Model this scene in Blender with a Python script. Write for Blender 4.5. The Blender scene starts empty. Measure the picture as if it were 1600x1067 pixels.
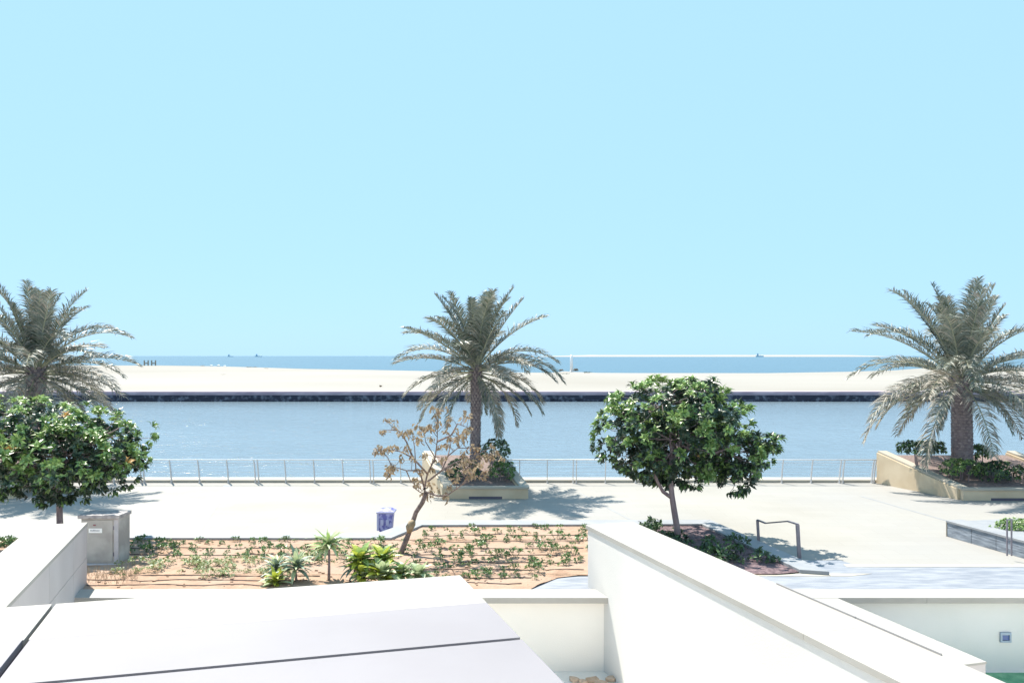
import bpy, math, random
from mathutils import Vector, Matrix, noise
R = random.Random(7)
sc = bpy.context.scene
col = sc.collection
F = 1346.0; HZ = 556.0; CH = 5.8          # focal length in photo pixels, horizon row, eye height above the promenade

# ------------------------------------------------------------------ camera, sky, sun, exposure
cam_d = bpy.data.cameras.new('camera'); cam = bpy.data.objects.new('camera', cam_d); col.objects.link(cam)
cam.location = (0, 0, CH); cam.rotation_euler = (math.radians(90), 0, 0)
cam_d.sensor_width = 36; cam_d.lens = 36*F/1600; cam_d.shift_y = 22.5/1600
cam_d.clip_start = 0.1; cam_d.clip_end = 60000
sc.camera = cam
SUN = Vector((-.38, .50, 1.0)).normalized()
w = bpy.data.worlds.new("World"); sc.world = w; w.use_nodes = True
nt = w.node_tree; nt.nodes.clear()
out = nt.nodes.new('ShaderNodeOutputWorld'); bg = nt.nodes.new('ShaderNodeBackground')
sky = nt.nodes.new('ShaderNodeTexSky'); sky.sky_type = 'NISHITA'; sky.sun_disc = False
sky.sun_elevation = math.asin(SUN.z); sky.sun_rotation = math.atan2(SUN.x, SUN.y)
sky.air_density = 1.0; sky.dust_density = 0.4; sky.ozone_density = 3.0
mx = nt.nodes.new('ShaderNodeMix'); mx.data_type = 'RGBA'; mx.inputs[0].default_value = 0.92
mx.inputs[7].default_value = (2.46, 4.22, 5.85, 1)     # pale cyan desert haze over the clear sky
nt.links.new(sky.outputs[0], mx.inputs[6]); nt.links.new(mx.outputs[2], bg.inputs[0])
bg.inputs[1].default_value = 0.081
nt.links.new(bg.outputs[0], out.inputs[0])
sd = bpy.data.lights.new('sun', 'SUN'); sd.energy = 4.3; sd.angle = math.radians(.53); sd.color = (1, .93, .83)
so = bpy.data.objects.new('sun', sd); col.objects.link(so); so.rotation_euler = SUN.to_track_quat('Z', 'Y').to_euler(); so.location = (-20, 20, 60)
sc.view_settings.view_transform = 'Standard'; sc.view_settings.look = 'None'; sc.view_settings.gamma = 1
sc.view_settings.use_curve_mapping = False; sc.view_settings.exposure = 1.3

# ------------------------------------------------------------------ helpers
def at_z(u, v, z): Y = (CH-z)*F/(v-HZ); return Vector(((u-800)/F*Y, Y, z))
def at_y(u, v, Y): return Vector(((u-800)/F*Y, Y, CH-(v-HZ)/F*Y))

def mat(name, c, rough=.8, c2=None, scale=3.0, bump=0.0, bscale=20.0, metal=0.0, spec=.5, trans=0.0, detail=6, stretch=None, ramp=(.35, .65), c3=None, s3=.5):
    m = bpy.data.materials.new(name); m.use_nodes = True; n = m.node_tree.nodes; l = m.node_tree.links
    b = n['Principled BSDF']; b.inputs['Base Color'].default_value = (*c, 1); b.inputs['Roughness'].default_value = rough
    b.inputs['Metallic'].default_value = metal; b.inputs['Specular IOR Level'].default_value = spec
    tc = n.new('ShaderNodeTexCoord'); src = tc.outputs['Object']
    if stretch:
        mp = n.new('ShaderNodeMapping'); mp.inputs['Scale'].default_value = stretch; l.new(src, mp.inputs[0]); src = mp.outputs[0]
    colout = None
    if c2:
        t = n.new('ShaderNodeTexNoise'); t.inputs['Scale'].default_value = scale; t.inputs['Detail'].default_value = detail
        l.new(src, t.inputs['Vector'])
        r = n.new('ShaderNodeValToRGB'); r.color_ramp.elements[0].position = ramp[0]; r.color_ramp.elements[1].position = ramp[1]
        r.color_ramp.elements[0].color = (*c, 1); r.color_ramp.elements[1].color = (*c2, 1)
        l.new(t.outputs[0], r.inputs[0]); colout = r.outputs[0]
        if c3:
            t3 = n.new('ShaderNodeTexNoise'); t3.inputs['Scale'].default_value = s3; t3.inputs['Detail'].default_value = 3; l.new(src, t3.inputs['Vector'])
            r3 = n.new('ShaderNodeValToRGB'); r3.color_ramp.elements[0].position = .45; r3.color_ramp.elements[1].position = .62
            m3 = n.new('ShaderNodeMix'); m3.data_type = 'RGBA'; l.new(t3.outputs[0], r3.inputs[0]); l.new(r3.outputs[0], m3.inputs[0])
            l.new(colout, m3.inputs[6]); m3.inputs[7].default_value = (*c3, 1); colout = m3.outputs[2]
        l.new(colout, b.inputs['Base Color'])
    if bump:
        t2 = n.new('ShaderNodeTexNoise'); t2.inputs['Scale'].default_value = bscale; t2.inputs['Detail'].default_value = 4
        l.new(src, t2.inputs['Vector']); bp = n.new('ShaderNodeBump'); bp.inputs['Strength'].default_value = bump; bp.inputs['Distance'].default_value = .05
        l.new(t2.outputs[0], bp.inputs['Height']); l.new(bp.outputs[0], b.inputs['Normal'])
    if trans:
        tr = n.new('ShaderNodeBsdfTranslucent'); ms = n.new('ShaderNodeMixShader'); ms.inputs[0].default_value = trans
        tr.inputs[0].default_value = (c[0]*1.3, c[1]*1.4, c[2], 1)
        if colout: l.new(colout, tr.inputs[0])
        l.new(b.outputs[0], ms.inputs[1]); l.new(tr.outputs[0], ms.inputs[2]); l.new(ms.outputs[0], n['Material Output'].inputs[0])
    return m

def water_mat(name, c, scale, strength, rough, stretch):
    m = bpy.data.materials.new(name); m.use_nodes = True; n = m.node_tree.nodes; l = m.node_tree.links
    b = n['Principled BSDF']; b.inputs['Roughness'].default_value = rough; b.inputs['IOR'].default_value = 1.33
    tc = n.new('ShaderNodeTexCoord'); mp = n.new('ShaderNodeMapping'); mp.inputs['Scale'].default_value = stretch; l.new(tc.outputs['Object'], mp.inputs[0])
    t = n.new('ShaderNodeTexNoise'); t.inputs['Scale'].default_value = scale; t.inputs['Detail'].default_value = 5; t.inputs['Roughness'].default_value = .6
    t.inputs['Distortion'].default_value = .6
    l.new(mp.outputs[0], t.inputs['Vector'])
    bp = n.new('ShaderNodeBump'); bp.inputs['Strength'].default_value = strength; bp.inputs['Distance'].default_value = .3
    l.new(t.outputs[0], bp.inputs['Height']); l.new(bp.outputs[0], b.inputs['Normal'])
    t2 = n.new('ShaderNodeTexNoise'); t2.inputs['Scale'].default_value = .035; t2.inputs['Detail'].default_value = 3; l.new(mp.outputs[0], t2.inputs['Vector'])
    mxx = n.new('ShaderNodeMix'); mxx.data_type = 'RGBA'; l.new(t2.outputs[0], mxx.inputs[0])
    mxx.inputs[6].default_value = (*[x*.8 for x in c], 1); mxx.inputs[7].default_value = (*[x*1.2 for x in c], 1); l.new(mxx.outputs[2], b.inputs['Base Color'])
    return m

class MB:
    def __init__(s): s.v = []; s.f = []; s.m = []; s.slot = 0
    def face(s, pts):
        i = len(s.v); s.v.extend([tuple(p) for p in pts]); s.f.append(tuple(range(i, i+len(pts)))); s.m.append(s.slot)
    def box(s, lo, hi):
        x0, y0, z0 = lo; x1, y1, z1 = hi
        s.prism([(x0, y0), (x1, y0), (x1, y1), (x0, y1)], z0, z1)
    def prism(s, poly, z0, z1):                    # z0/z1: number or list per corner; poly counter-clockwise
        n = len(poly); i = len(s.v)
        a = z0 if isinstance(z0, (list, tuple)) else [z0]*n; b = z1 if isinstance(z1, (list, tuple)) else [z1]*n
        s.v += [(p[0], p[1], a[k]) for k, p in enumerate(poly)]+[(p[0], p[1], b[k]) for k, p in enumerate(poly)]
        s.f.append(tuple(i+k for k in reversed(range(n)))); s.f.append(tuple(i+n+k for k in range(n)))
        for k in range(n): s.f.append((i+k, i+(k+1) % n, i+n+(k+1) % n, i+n+k))
        s.m += [s.slot]*(n+2)
    def tube(s, pts, rad, seg=6, cap=True):
        pts = [Vector(p) for p in pts]; n = len(pts)
        rad = rad if isinstance(rad, (list, tuple)) else [rad]*n
        i0 = len(s.v); ref = Vector((0, 0, 1))
        for k, p in enumerate(pts):
            d = (pts[min(k+1, n-1)]-pts[max(k-1, 0)]); d = d.normalized() if d.length > 1e-9 else Vector((0, 0, 1))
            a = d.cross(ref)
            if a.length < .1: a = d.cross(Vector((1, 0, 0)))
            a.normalize(); b = a.cross(d).normalized()
            for j in range(seg):
                t = 2*math.pi*j/seg; s.v.append(tuple(p+(a*math.cos(t)+b*math.sin(t))*rad[k]))
        for k in range(n-1):
            for j in range(seg):
                j2 = (j+1) % seg
                s.f.append((i0+k*seg+j, i0+k*seg+j2, i0+(k+1)*seg+j2, i0+(k+1)*seg+j)); s.m.append(s.slot)
        if cap:
            s.f.append(tuple(i0+j for j in reversed(range(seg)))); s.f.append(tuple(i0+(n-1)*seg+j for j in range(seg))); s.m += [s.slot]*2
    def mesh(s, name, mats, smooth=False):
        me = bpy.data.meshes.new(name); me.from_pydata(s.v, [], s.f)
        for m in (mats if isinstance(mats, (list, tuple)) else [mats]): me.materials.append(m)
        me.polygons.foreach_set('material_index', s.m)
        if smooth: me.polygons.foreach_set('use_smooth', [True]*len(s.f))
        me.update(); return me
    def obj(s, name, mats, parent=None, smooth=False, bevel=0):
        o = bpy.data.objects.new(name, s.mesh(name, mats, smooth)); col.objects.link(o)
        if parent: o.parent = parent; o.matrix_parent_inverse = Matrix.Translation(-parent.location)
        if bevel:
            b = o.modifiers.new('bevel', 'BEVEL'); b.width = bevel; b.segments = 2; b.limit_method = 'ANGLE'
        return o
def tag(o, label=None, cat=None, group=None, kind=None):
    if label: o['label'] = label
    if cat: o['category'] = cat
    if group: o['group'] = group
    if kind: o['kind'] = kind
    return o
def thing(name, loc, label, cat, group=None):
    o = bpy.data.objects.new(name, None); o.location = loc; col.objects.link(o); o.empty_display_size = .3
    return tag(o, label, cat, group)
def link_mesh(name, me, parent=None, mw=None):
    o = bpy.data.objects.new(name, me); col.objects.link(o)
    if parent: o.parent = parent
    if mw is not None: o.matrix_local = mw
    return o
def rv(a=1): return Vector((R.uniform(-a, a), R.uniform(-a, a), R.uniform(-a, a)))
def nz(p): return noise.noise(Vector(p))

# ------------------------------------------------------------------ materials
M = {}
M['sand'] = mat('beach sand', (.26, .246, .22), .95, (.285, .27, .242), .02, .3, 2.0, c3=(.24, .224, .195), s3=.008)
M['soil'] = mat('orange soil', (.285, .18, .12), .95, (.36, .25, .175), 3.0, .7, 14, c3=(.34, .24, .18), s3=.5)
M['white'] = mat('white stone cladding', (.31, .298, .272), .7, (.345, .333, .308), 1.2, .05, 30)
M['render'] = mat('pale render', (.82, .81, .78), .8, (.86, .85, .83), .8, .08, 40)
M['stucco'] = mat('pale stucco', (.56, .575, .56), .85, (.60, .61, .60), .6, .1, 40)
M['stuccow'] = mat('warm white stucco', (.55, .54, .52), .85, (.59, .58, .56), .6, .1, 40)
M['clad'] = mat('pink grey cladding', (.42, .39, .385), .7, (.46, .43, .425), .9, .05, 40)
M['earth'] = mat('purple brown earth', (.085, .055, .065), .95, (.22, .155, .16), 9, .9, 16, ramp=(.4, .7))  # darker purple brown ground colour for the right part of the bed
M['stucco2'] = mat('cream white stucco', (.70, .675, .63), .85, (.74, .715, .67), .6, .1, 40)
M['grout'] = mat('dark joint', (.10, .09, .12), .9)  # dark tone behind the open joints and in the planter slots
M['greypanel'] = mat('grey roof panel', (.205, .197, .212), .6, (.222, .214, .23), .5, .02, 60)
M['kerb'] = mat('pale blue grey kerb stone', (.225, .24, .26), .6, (.265, .275, .285), 2.0, .1, 30)
M['slate'] = mat('blue grey slate', (.17, .19, .225), .6, (.26, .275, .30), 1.6, .25, 12, stretch=(1, 3.5, 1))
M['cream'] = mat('cream stone', (.50, .40, .27), .7, (.58, .48, .34), 1.2, .1, 30)
M['strip'] = mat('cream strip stone', (.36, .33, .27), .7, (.40, .37, .31), 1.0)
M['steel'] = mat('brushed steel', (.55, .56, .58), .35, metal=.6)
M['darksteel'] = mat('dark steel', (.16, .15, .18), .45, (.20, .19, .22), 6, metal=.3)
M['slateface'] = mat('slate cladding', (.13, .155, .19), .7, (.27, .31, .36), 2.0, .4, 10, stretch=(1, 1, 9))
M['quay'] = mat('quay concrete', (.34, .25, .30), .9, (.52, .40, .44), .6, .3, 6, stretch=(.6, 1, 3))
M['rock'] = mat('shadow dark rock', (.022, .022, .04), .8, (.20, .20, .24), 1.6, .6, 4, ramp=(.5, .78))  # navy base carries the shadow on the rocks, with paler flecks
M['bark'] = mat('purple grey bark', (.20, .15, .16), .9, (.30, .24, .24), 8, .5, 25, stretch=(1, 1, .3))
M['deadbark'] = mat('dry bark', (.15, .11, .10), .9, (.24, .18, .16), 9, .5, 25)
M['palmtrunk'] = mat('palm trunk', (.15, .12, .135), .95, (.25, .21, .22), 5, .8, 15)
M['palmstub'] = mat('palm leaf base', (.21, .175, .18), .95, (.34, .295, .29), 4, .4, 20)
M['rachis'] = mat('palm rib', (.30, .30, .20), .6)
M['fr1'] = mat('palm leaflet grey green', (.13, .15, .12), .45, (.22, .24, .20), 2.0, trans=.15)
M['fr2'] = mat('palm leaflet deep green', (.06, .085, .055), .45, (.11, .135, .085), 2.0, trans=.15)
M['fr3'] = mat('palm leaflet dry', (.29, .255, .21), .7, (.38, .35, .29), 2.0, trans=.1)
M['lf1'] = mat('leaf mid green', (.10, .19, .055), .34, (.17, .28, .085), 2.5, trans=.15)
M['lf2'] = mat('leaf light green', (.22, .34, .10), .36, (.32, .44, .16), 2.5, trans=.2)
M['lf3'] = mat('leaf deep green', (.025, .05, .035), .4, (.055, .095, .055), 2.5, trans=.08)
M['lf4'] = mat('leaf yellowing', (.45, .27, .10), .5, trans=.15)
M['dry1'] = mat('dry leaf tan', (.30, .225, .14), .8, (.43, .335, .22), 5, trans=.2)
M['dry2'] = mat('dry leaf brown', (.20, .15, .11), .8, (.34, .24, .15), 5, trans=.15)
M['yel'] = mat('yellow green leaf', (.32, .38, .04), .4, (.46, .50, .09), 3, trans=.25)
M['palegr'] = mat('pale green leaf', (.30, .38, .18), .5, (.46, .52, .33), 3, trans=.25)
M['bluegr'] = mat('blue green leaf', (.12, .19, .15), .5, (.22, .29, .22), 3, trans=.15)
M['seed'] = mat('seedling green', (.045, .10, .035), .6, (.10, .18, .06), 3, trans=.1)
M['seedy'] = mat('seedling yellow green', (.17, .20, .06), .6, (.30, .31, .12), 3, trans=.1)
M['hose'] = mat('drip hose', (.06, .045, .05), .7)
M['cab'] = mat('weathered cabinet steel', (.36, .34, .31), .6, (.46, .44, .41), 2.0, .05, 20, c3=(.30, .28, .26), s3=1.5)
M['cabtop'] = mat('cabinet lid grey', (.20, .185, .19), .6, (.42, .39, .38), 7)
M['conc'] = mat('pale concrete', (.40, .38, .40), .85, (.48, .46, .47), 4, .2, 20)
M['plate'] = mat('white plate', (.80, .80, .78), .5)
M['ink'] = mat('grey print', (.30, .30, .33), .6)
M['redink'] = mat('maroon badge', (.22, .06, .07), .6)
M['blue'] = mat('blue plastic', (.12, .12, .38), .45, (.40, .40, .66), 6, ramp=(.45, .58))
M['bluelight'] = mat('pale violet plastic', (.40, .40, .58), .5)
M['lampframe'] = mat('blue grey light frame', (.26, .33, .42), .4)
M['gapshade'] = mat('grey gap shade', (.27, .26, .26), .6)
M['lampblue'] = mat('blue glass', (.05, .10, .28), .2)
M['stonep'] = mat('peach stone', (.40, .28, .19), .9, (.55, .42, .32), 6)
M['lawn'] = mat('lawn', (.10, .30, .16), .9, (.20, .42, .24), 5, .5, 40)
M['gravel'] = mat('terrace paving', (.68, .65, .59), .9, (.76, .73, .68), 2.0, .4, 12)
M['wood'] = mat('beach timber', (.27, .24, .19), .9)
M['whitep'] = mat('white paint', (.82, .82, .82), .5)
M['ship'] = mat('haze tinted ship', (.48, .64, .74), .8)  # pale blue stands in for sea haze over the distant ships
M['spit'] = mat('far sand', (.31, .30, .28), .95)
M['farrise'] = mat('far low land', (.30, .37, .46), .95)
M['canal'] = water_mat('canal water', (.15, .20, .235), 1.0, .75, .14, (.5, 1.0, 1))
M['sea'] = water_mat('sea water', (.035, .085, .11), .5, .5, .2, (.3, 1.0, 1))

def paving_mat():
    m = mat('promenade paving', (.262, .250, .222), .8, (.295, .283, .254), .25, .1, 25, c3=(.275, .27, .256), s3=.09)
    n = m.node_tree.nodes; l = m.node_tree.links; b = n['Principled BSDF']
    src = b.inputs['Base Color'].links[0].from_socket
    tc = n.new('ShaderNodeTexCoord'); br = n.new('ShaderNodeTexBrick'); br.inputs['Scale'].default_value = 1
    br.inputs['Brick Width'].default_value = 1.2; br.inputs['Row Height'].default_value = .6; br.inputs['Mortar Size'].default_value = .008
    br.inputs['Color1'].default_value = (1, 1, 1, 1); br.inputs['Color2'].default_value = (.955, .955, .955, 1); br.inputs['Mortar'].default_value = (.88, .87, .86, 1)
    l.new(tc.outputs['Object'], br.inputs['Vector'])
    mm = n.new('ShaderNodeMix'); mm.data_type = 'RGBA'; mm.blend_type = 'MULTIPLY'; mm.inputs[0].default_value = 1
    l.new(src, mm.inputs[6]); l.new(br.outputs['Color'], mm.inputs[7]); l.new(mm.outputs[2], b.inputs['Base Color']); return m
M['pave'] = paving_mat()

# ------------------------------------------------------------------ setting
AX = -.306                                  # dX/dY of the oblique wall direction
def A(x, y, dy): return (x+AX*dy, y+dy)
def poly_obj(name, pts, z, m, zfun=None):
    b = MB(); b.face([(p[0], p[1], z) for p in pts]); return tag(b.obj(name, m), kind='structure')

# sea to the horizon, canal
b = MB(); b.face([(-40000, 200, -1.3), (40000, 200, -1.3), (40000, 50000, -1.3), (-40000, 50000, -1.3)]); tag(b.obj('sea', M['sea']), kind='structure')
b = MB(); b.face([(-1200, 40.15, -1.3), (1200, 40.15, -1.3), (1200, 136.5, -1.3), (-1200, 136.5, -1.3)]); tag(b.obj('canal_water', M['canal']), kind='structure')
b = MB(); b.face([(-1500, -60, -6), (1500, -60, -6), (1500, 800, -6), (-1500, 800, -6)]); tag(b.obj('ground', M['sand']), kind='structure')

# sand spit between canal and sea
shore = [(-600, 571), (0, 571), (130, 571), (250, 571), (340, 572.3), (400, 574), (480, 576.5), (580, 578), (700, 580.5), (860, 582.5), (882, 580.2), (900, 581.2), (935, 582.6), (1000, 583), (1200, 583), (1320, 581), (1400, 578.5), (1440, 575.5), (1520, 574.5), (2200, 573)]
def shore_y(x):
    # back edge distance of the beach crest (as plan curve)
    best = None
    for (u0, v0), (u1, v1) in zip(shore, shore[1:]):
        p0 = at_z(u0, v0, .3); p1 = at_z(u1, v1, .3)
        if p0.x <= x <= p1.x or p1.x <= x <= p0.x:
            t = (x-p0.x)/(p1.x-p0.x+1e-9); return p0.y+(p1.y-p0.y)*t
    return 500
pl = [at_z(u, v, .3) for u, v in shore]
b = MB(); rows = 26; grid = []
for k, p in enumerate(pl):
    fx = (pl[k].x)*(136/pl[k].y) if 1 <= k < len(pl)-1 else (-900 if k == 0 else 900)
    grid.append((Vector((fx, 136, 0)), Vector((p.x, p.y, 0))))
fine = []
for k in range(len(grid)-1):
    n = 6
    for j in range(n): t = j/n; fine.append((grid[k][0].lerp(grid[k+1][0], t), grid[k][1].lerp(grid[k+1][1], t)))
fine.append(grid[-1])
for a, c in fine:
    for r in range(rows+2):
        t = min(r/rows, 1)**1.4
        p = a.lerp(c, t)
        z = .22+.10*t+(.14*nz((p.x*.03, p.y*.03, 1))+.05*nz((p.x*.15, p.y*.12, 4)))*min(t*8, 1)*(1-t)
        if r == rows+1: p = c+Vector((0, 14, 0)); z = -2.0
        b.v.append((p.x, p.y, z))
nr = rows+2
for i in range(len(fine)-1):
    for r in range(nr-1):
        b.f.append((i*nr+r, (i+1)*nr+r, (i+1)*nr+r+1, i*nr+r+1)); b.m.append(0)
tag(b.obj('sand_flat', M['sand'], smooth=True), kind='structure')

# quay on the far side: concrete lip above a dark rock revetment
b = MB(); b.box((-900, 134.3, -.32), (900, 136.2, .24)); q = tag(b.obj('far_quay_edge', M['quay']), kind='structure')
b = MB()
nx = 900; xs = [-260+520*i/nx for i in range(nx+1)]
for i, x in enumerate(xs):
    for r in range(5):
        t = r/4; z = -1.45+1.12*t; y = 134.0+.28*t
        d = .5*nz((x*.55, r*1.3, 2))+.3*nz((x*1.7, r*2.1, 7)); b.v.append((x, y-.15-d*.45*(1-t*.6), z+.22*nz((x*.8, r*.9, 9))*(t < 1)))
for i in range(nx):
    for r in range(4): b.f.append((i*5+r, (i+1)*5+r, (i+1)*5+r+1, i*5+r+1)); b.m.append(0)
tag(b.obj('rock_revetment', M['rock']), kind='stuff')
for sx in (-1, 1):
    b = MB(); x0, x1 = sorted((sx*260, sx*900)); b.box((x0, 133.9, -1.6), (x1, 134.29, -.325)); tag(b.obj('far_quay_base', M['rock']), kind='structure')

# promenade
b = MB(); b.prism([(-90, 20.28), (90, 20.28), (90, 40.15), (-90, 40.15)], -3, 0)
tag(b.obj('promenade', M['pave']), kind='structure')
b = MB(); b.box((-90, 39.42, .004), (90, 40.3, .13)); tag(b.obj('quay_kerb', M['strip'], bevel=.01), kind='structure')
# oblique bands in the paving
def strip(name, u0, v0, u1, v1, wid, m, z=.004):
    p = at_z(u0, v0, 0); q = at_z(u1, v1, 0); d = (q-p).normalized(); s = Vector((-d.y, d.x, 0))*wid/2
    b = MB(); b.face([(p-s).to_tuple()[:2]+(z,), (p+s).to_tuple()[:2]+(z,), (q+s).to_tuple()[:2]+(z,), (q-s).to_tuple()[:2]+(z,)][::-1]); return tag(b.obj(name, m), kind='structure')
strip('paving_band', 356, 757.5, 303, 832, .34, M['kerb'])
strip('paving_channel', 1345, 775, 1478, 813, .09, M['kerb'])
strip('paving_channel', 905, 770, 985, 812, .05, M['kerb'])

# big planted bed with raised kerb
inner = [(-24, 26.05), tuple(at_z(611, 843, .25))[:2], tuple(at_z(660, 822.5, .25))[:2], tuple(at_z(1097, 821, .25))[:2], tuple(at_z(1250, 893, .25))[:2]]
outer = [(-24, 27.0), tuple(at_z(590, 832.5, .3))[:2], tuple(at_z(646, 813, .3))[:2], tuple(at_z(1110, 812, .3))[:2], tuple(at_z(1296, 893, .3))[:2]]
front = [tuple(at_z(1190, 897, .25))[:2], tuple(at_z(915, 896, .25))[:2], tuple(at_z(872, 900, .25))[:2], tuple(at_z(842, 912, .25))[:2], (.35, 20.47), (-24, 20.47)]
b = MB()
# soil as an uneven grid clipped to the bed outline by scanning in rows
def inside(p, poly):
    c = False; n = len(poly)
    for i in range(n):
        x0, y0 = poly[i]; x1, y1 = poly[(i+1) % n]
        if (y0 > p[1]) != (y1 > p[1]) and p[0] < (x1-x0)*(p[1]-y0)/(y1-y0)+x0: c = not c
    return c
bed = inner+front
ys = [20.47+i*.11 for i in range(72)]
def span(y):
    xs = []
    n = len(bed)
    for i in range(n):
        x0, y0 = bed[i]; x1, y1 = bed[(i+1) % n]
        if (y0 > y) != (y1 > y): xs.append((x1-x0)*(y-y0)/(y1-y0)+x0)
    return (min(xs), max(xs)) if len(xs) >= 2 else None
rowsv = []
def soil_z(x, y): return .235+.03*nz((x*1.5, y*1.5, 0))+.018*nz((x*5, y*5, 3))
NX = 300
for y in ys:
    s = span(y)
    if not s: continue
    r = []
    for i in range(NX+1):
        x = s[0]+(s[1]-s[0])*i/NX; r.append(len(b.v)); b.v.append((x, y, soil_z(x, y)))
    rowsv.append(r)
for r0, r1 in zip(rowsv, rowsv[1:]):
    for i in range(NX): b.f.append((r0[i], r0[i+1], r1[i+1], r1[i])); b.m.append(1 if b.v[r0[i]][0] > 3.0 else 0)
tag(b.obj('soil_bed', [M['soil'], M['earth']], smooth=True), kind='structure')
kb = MB()
for k in range(4):
    kb.prism([inner[k], inner[k+1], outer[k+1], outer[k]], .004, [.31, .31, .31, .31])
tag(kb.obj('bed_kerb', M['kerb'], bevel=.012), kind='structure')
# slate path one step up on the right with its cream edging
ps = MB(); ps.prism([(-.4, 20.46), (60, 20.46), (60, 22.85), (9.3, 22.85), (9.0, 23.6), (.2, 23.6), (-.6, 20.46)], .004, .205)
tag(ps.obj('slate_path', M['slate']), kind='structure')
ps = MB(); ps.prism([(8.9, 22.86), (60, 22.86), (60, 23.15), (8.9, 23.15)], .004, .212); tag(ps.obj('path_edging', M['strip']), kind='structure')
ps = MB(); ps.prism([(5.5, 21.9), (8.6, 21.9), (9.25, 22.15), (7.4, 22.15), (5.5, 22.15)], .206, .213); tag(ps.obj('path_edging', M['strip']), kind='structure')

# sunken villa terrace
b = MB(); b.box((-40, -12, -3), (60, 19.95, -1.5)); tag(b.obj('terrace_floor', M['gravel']), kind='structure')
b = MB(); b.face([(9.2, 18.6, -1.49), (60, 18.6, -1.49), (60, 19.85, -1.49), (9.2, 19.85, -1.49)]); tag(b.obj('lawn', M['lawn']), kind='structure')

# frontal retaining wall with coping (left length and right length of the same line)
def retaining(x0, x1, label, wm):
    t = thing('retaining_wall', ((x0+x1)/2, 19.9, -1.5), label, 'wall')
    b = MB(); b.box((x0, 19.95, -1.5), (x1, 20.3, .135)); b.obj('wall_face', M[wm], t)
    n = max(1, round((x1-x0)/6)); 
    for k in range(n):
        a = x0+(x1-x0)*k/n; c = x0+(x1-x0)*(k+1)/n-.004
        b = MB(); b.box((a, 19.72, .137), (c, 20.45, .27)); b.obj('coping_stone', M['white'], t, bevel=.006)
retaining(-14, 2.42, 'low white wall with wide coping between the grey roof and the tall oblique wall', 'stucco2')
retaining(3.4, 40, 'long pale garden wall with white coping at the right edge, small square light in its face', 'stucco')

# tall oblique wall
def oblique(name, xr, yfar, ynear, wid, ztop, label, side, over=.07, capt=.09):
    # xr,yfar = far corner on the visible side; side -1: visible face looks to -X, wall body lies to +X
    t = thing(name, (xr, yfar, -1.5), label, 'wall')
    dy = ynear-yfar; ca = Vector((AX, 1)).normalized(); nrm = Vector((ca.y, -ca.x))      # nrm points to +X
    def P(s, o): v = Vector((xr, yfar))+ca*s*(-1)+nrm*o*(-side); return (v.x, v.y)   # s metres towards the camera, o into the body
    L = -dy/ca.y
    return t, P, L
T, P, L = oblique('oblique_wall', 1.79, 20.95, 4.5, 1.26, 1.7, 'tall thick white wall with a broad flat top running obliquely towards the lower right', -1)
def quad(P, s0, s1, o0, o1, side=-1):
    q = [P(s1, o0), P(s1, o1), P(s0, o1), P(s0, o0)]
    return q if side == -1 else q[::-1]
b = MB(); b.prism(quad(P, .07, L, .03, 1.2), -1.5, 1.6); b.obj('wall_body', M['stuccow'], T)
n = 4
for k in range(n):
    b = MB(); b.prism(quad(P, L*k/n, L*(k+1)/n-.004, 0, 1.26), 1.603, 1.7); b.obj('coping_stone', M['white'], T, bevel=.005)
b = MB(); b.prism(quad(P, 6.1, 8.2, 1.225, 1.245), 1.701, 1.73); b.prism(quad(P, 8.22, 9.95, 1.225, 1.245), 1.701, 1.73)
b.obj('gap_shade_line', M['gapshade'], T)  # thin grey strip drawn as the shadow gap along the wall edge
T2 = thing('garden_wall', (8, 17.5, -1.5), 'short low white wall running forward from the long pale garden wall at lower right', 'wall')
c0 = (7.45, 19.70); c1 = (8.60, 15.6)
b = MB(); b.prism([(c1[0]-.66, c1[1]-.18), (c1[0]-.02, c1[1]+.01), (c0[0]-.05, c0[1]), (c0[0]-.62, c0[1])], -1.5, .222); b.obj('wall_body', M['clad'], T2)
b = MB(); b.prism([(c1[0]-.68, c1[1]-.2), (c1[0], c1[1]), (c0[0], c0[1]), (c0[0]-.68, c0[1])], .225, .268); b.obj('coping_stone', M['white'], T2, bevel=.006)
T3, P3, L3 = oblique('boundary_wall', -10.48, 21.25, 8.0, 1.15, 1.7, 'white wall with clad side and flat top rising at the lower left beside the grey cabinet', 1)
b = MB(); b.prism(quad(P3, .03, L3, .03, 1.1, 1), -1.5, 1.62); b.obj('wall_body', M['render'], T3)
b = MB(); b.prism(quad(P3, 0, L3, -.012, 1.15, 1), 1.623, 1.7); b.obj('coping_stone', M['white'], T3, bevel=.005)
cuts = [.02, 1.7, 4.2, 6.6, 9.0, 11.4, 13.8]; zc = [-1.5, -.72, .06, .84, 1.618]
for s0, s1 in zip(cuts, cuts[1:]):
    for z0, z1 in zip(zc, zc[1:]):
        b = MB(); b.prism(quad(P3, s0+.006, s1-.006, .003, .029, 1), z0+.006, z1-.006); b.obj('cladding_panel', M['clad'], T3)

# near roof with white coping band, grey panels and open joints
cr = Vector((1, -AX, 0)).normalized(); cr.y = .284*cr.x; cr.normalize(); ad = Vector((AX, 1, 0)).normalized()
C0 = at_z(719, 898, 2.3)
Tr = thing('flat_roof', (C0.x-4, C0.y-3, -1.5), 'flat roof of the near wing with light grey panels, dark open joints and a white edge band', 'roof')
def RP(s, o): v = C0-cr*s-ad*o; return (v.x, v.y)    # s metres left along the edge, o metres towards the camera
def rq(s0, s1, o0, o1): return [RP(s1, o1), RP(s0, o1), RP(s0, o0), RP(s1, o0)]
jl = (at_z(82, 946, 2.3)-C0); sj = -(jl.dot(cr)); 
q760 = at_z(760, 941, 2.3); bw = (C0-q760).dot(ad); seam = (C0-at_z(811, 997, 2.3)).dot(ad)
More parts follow.
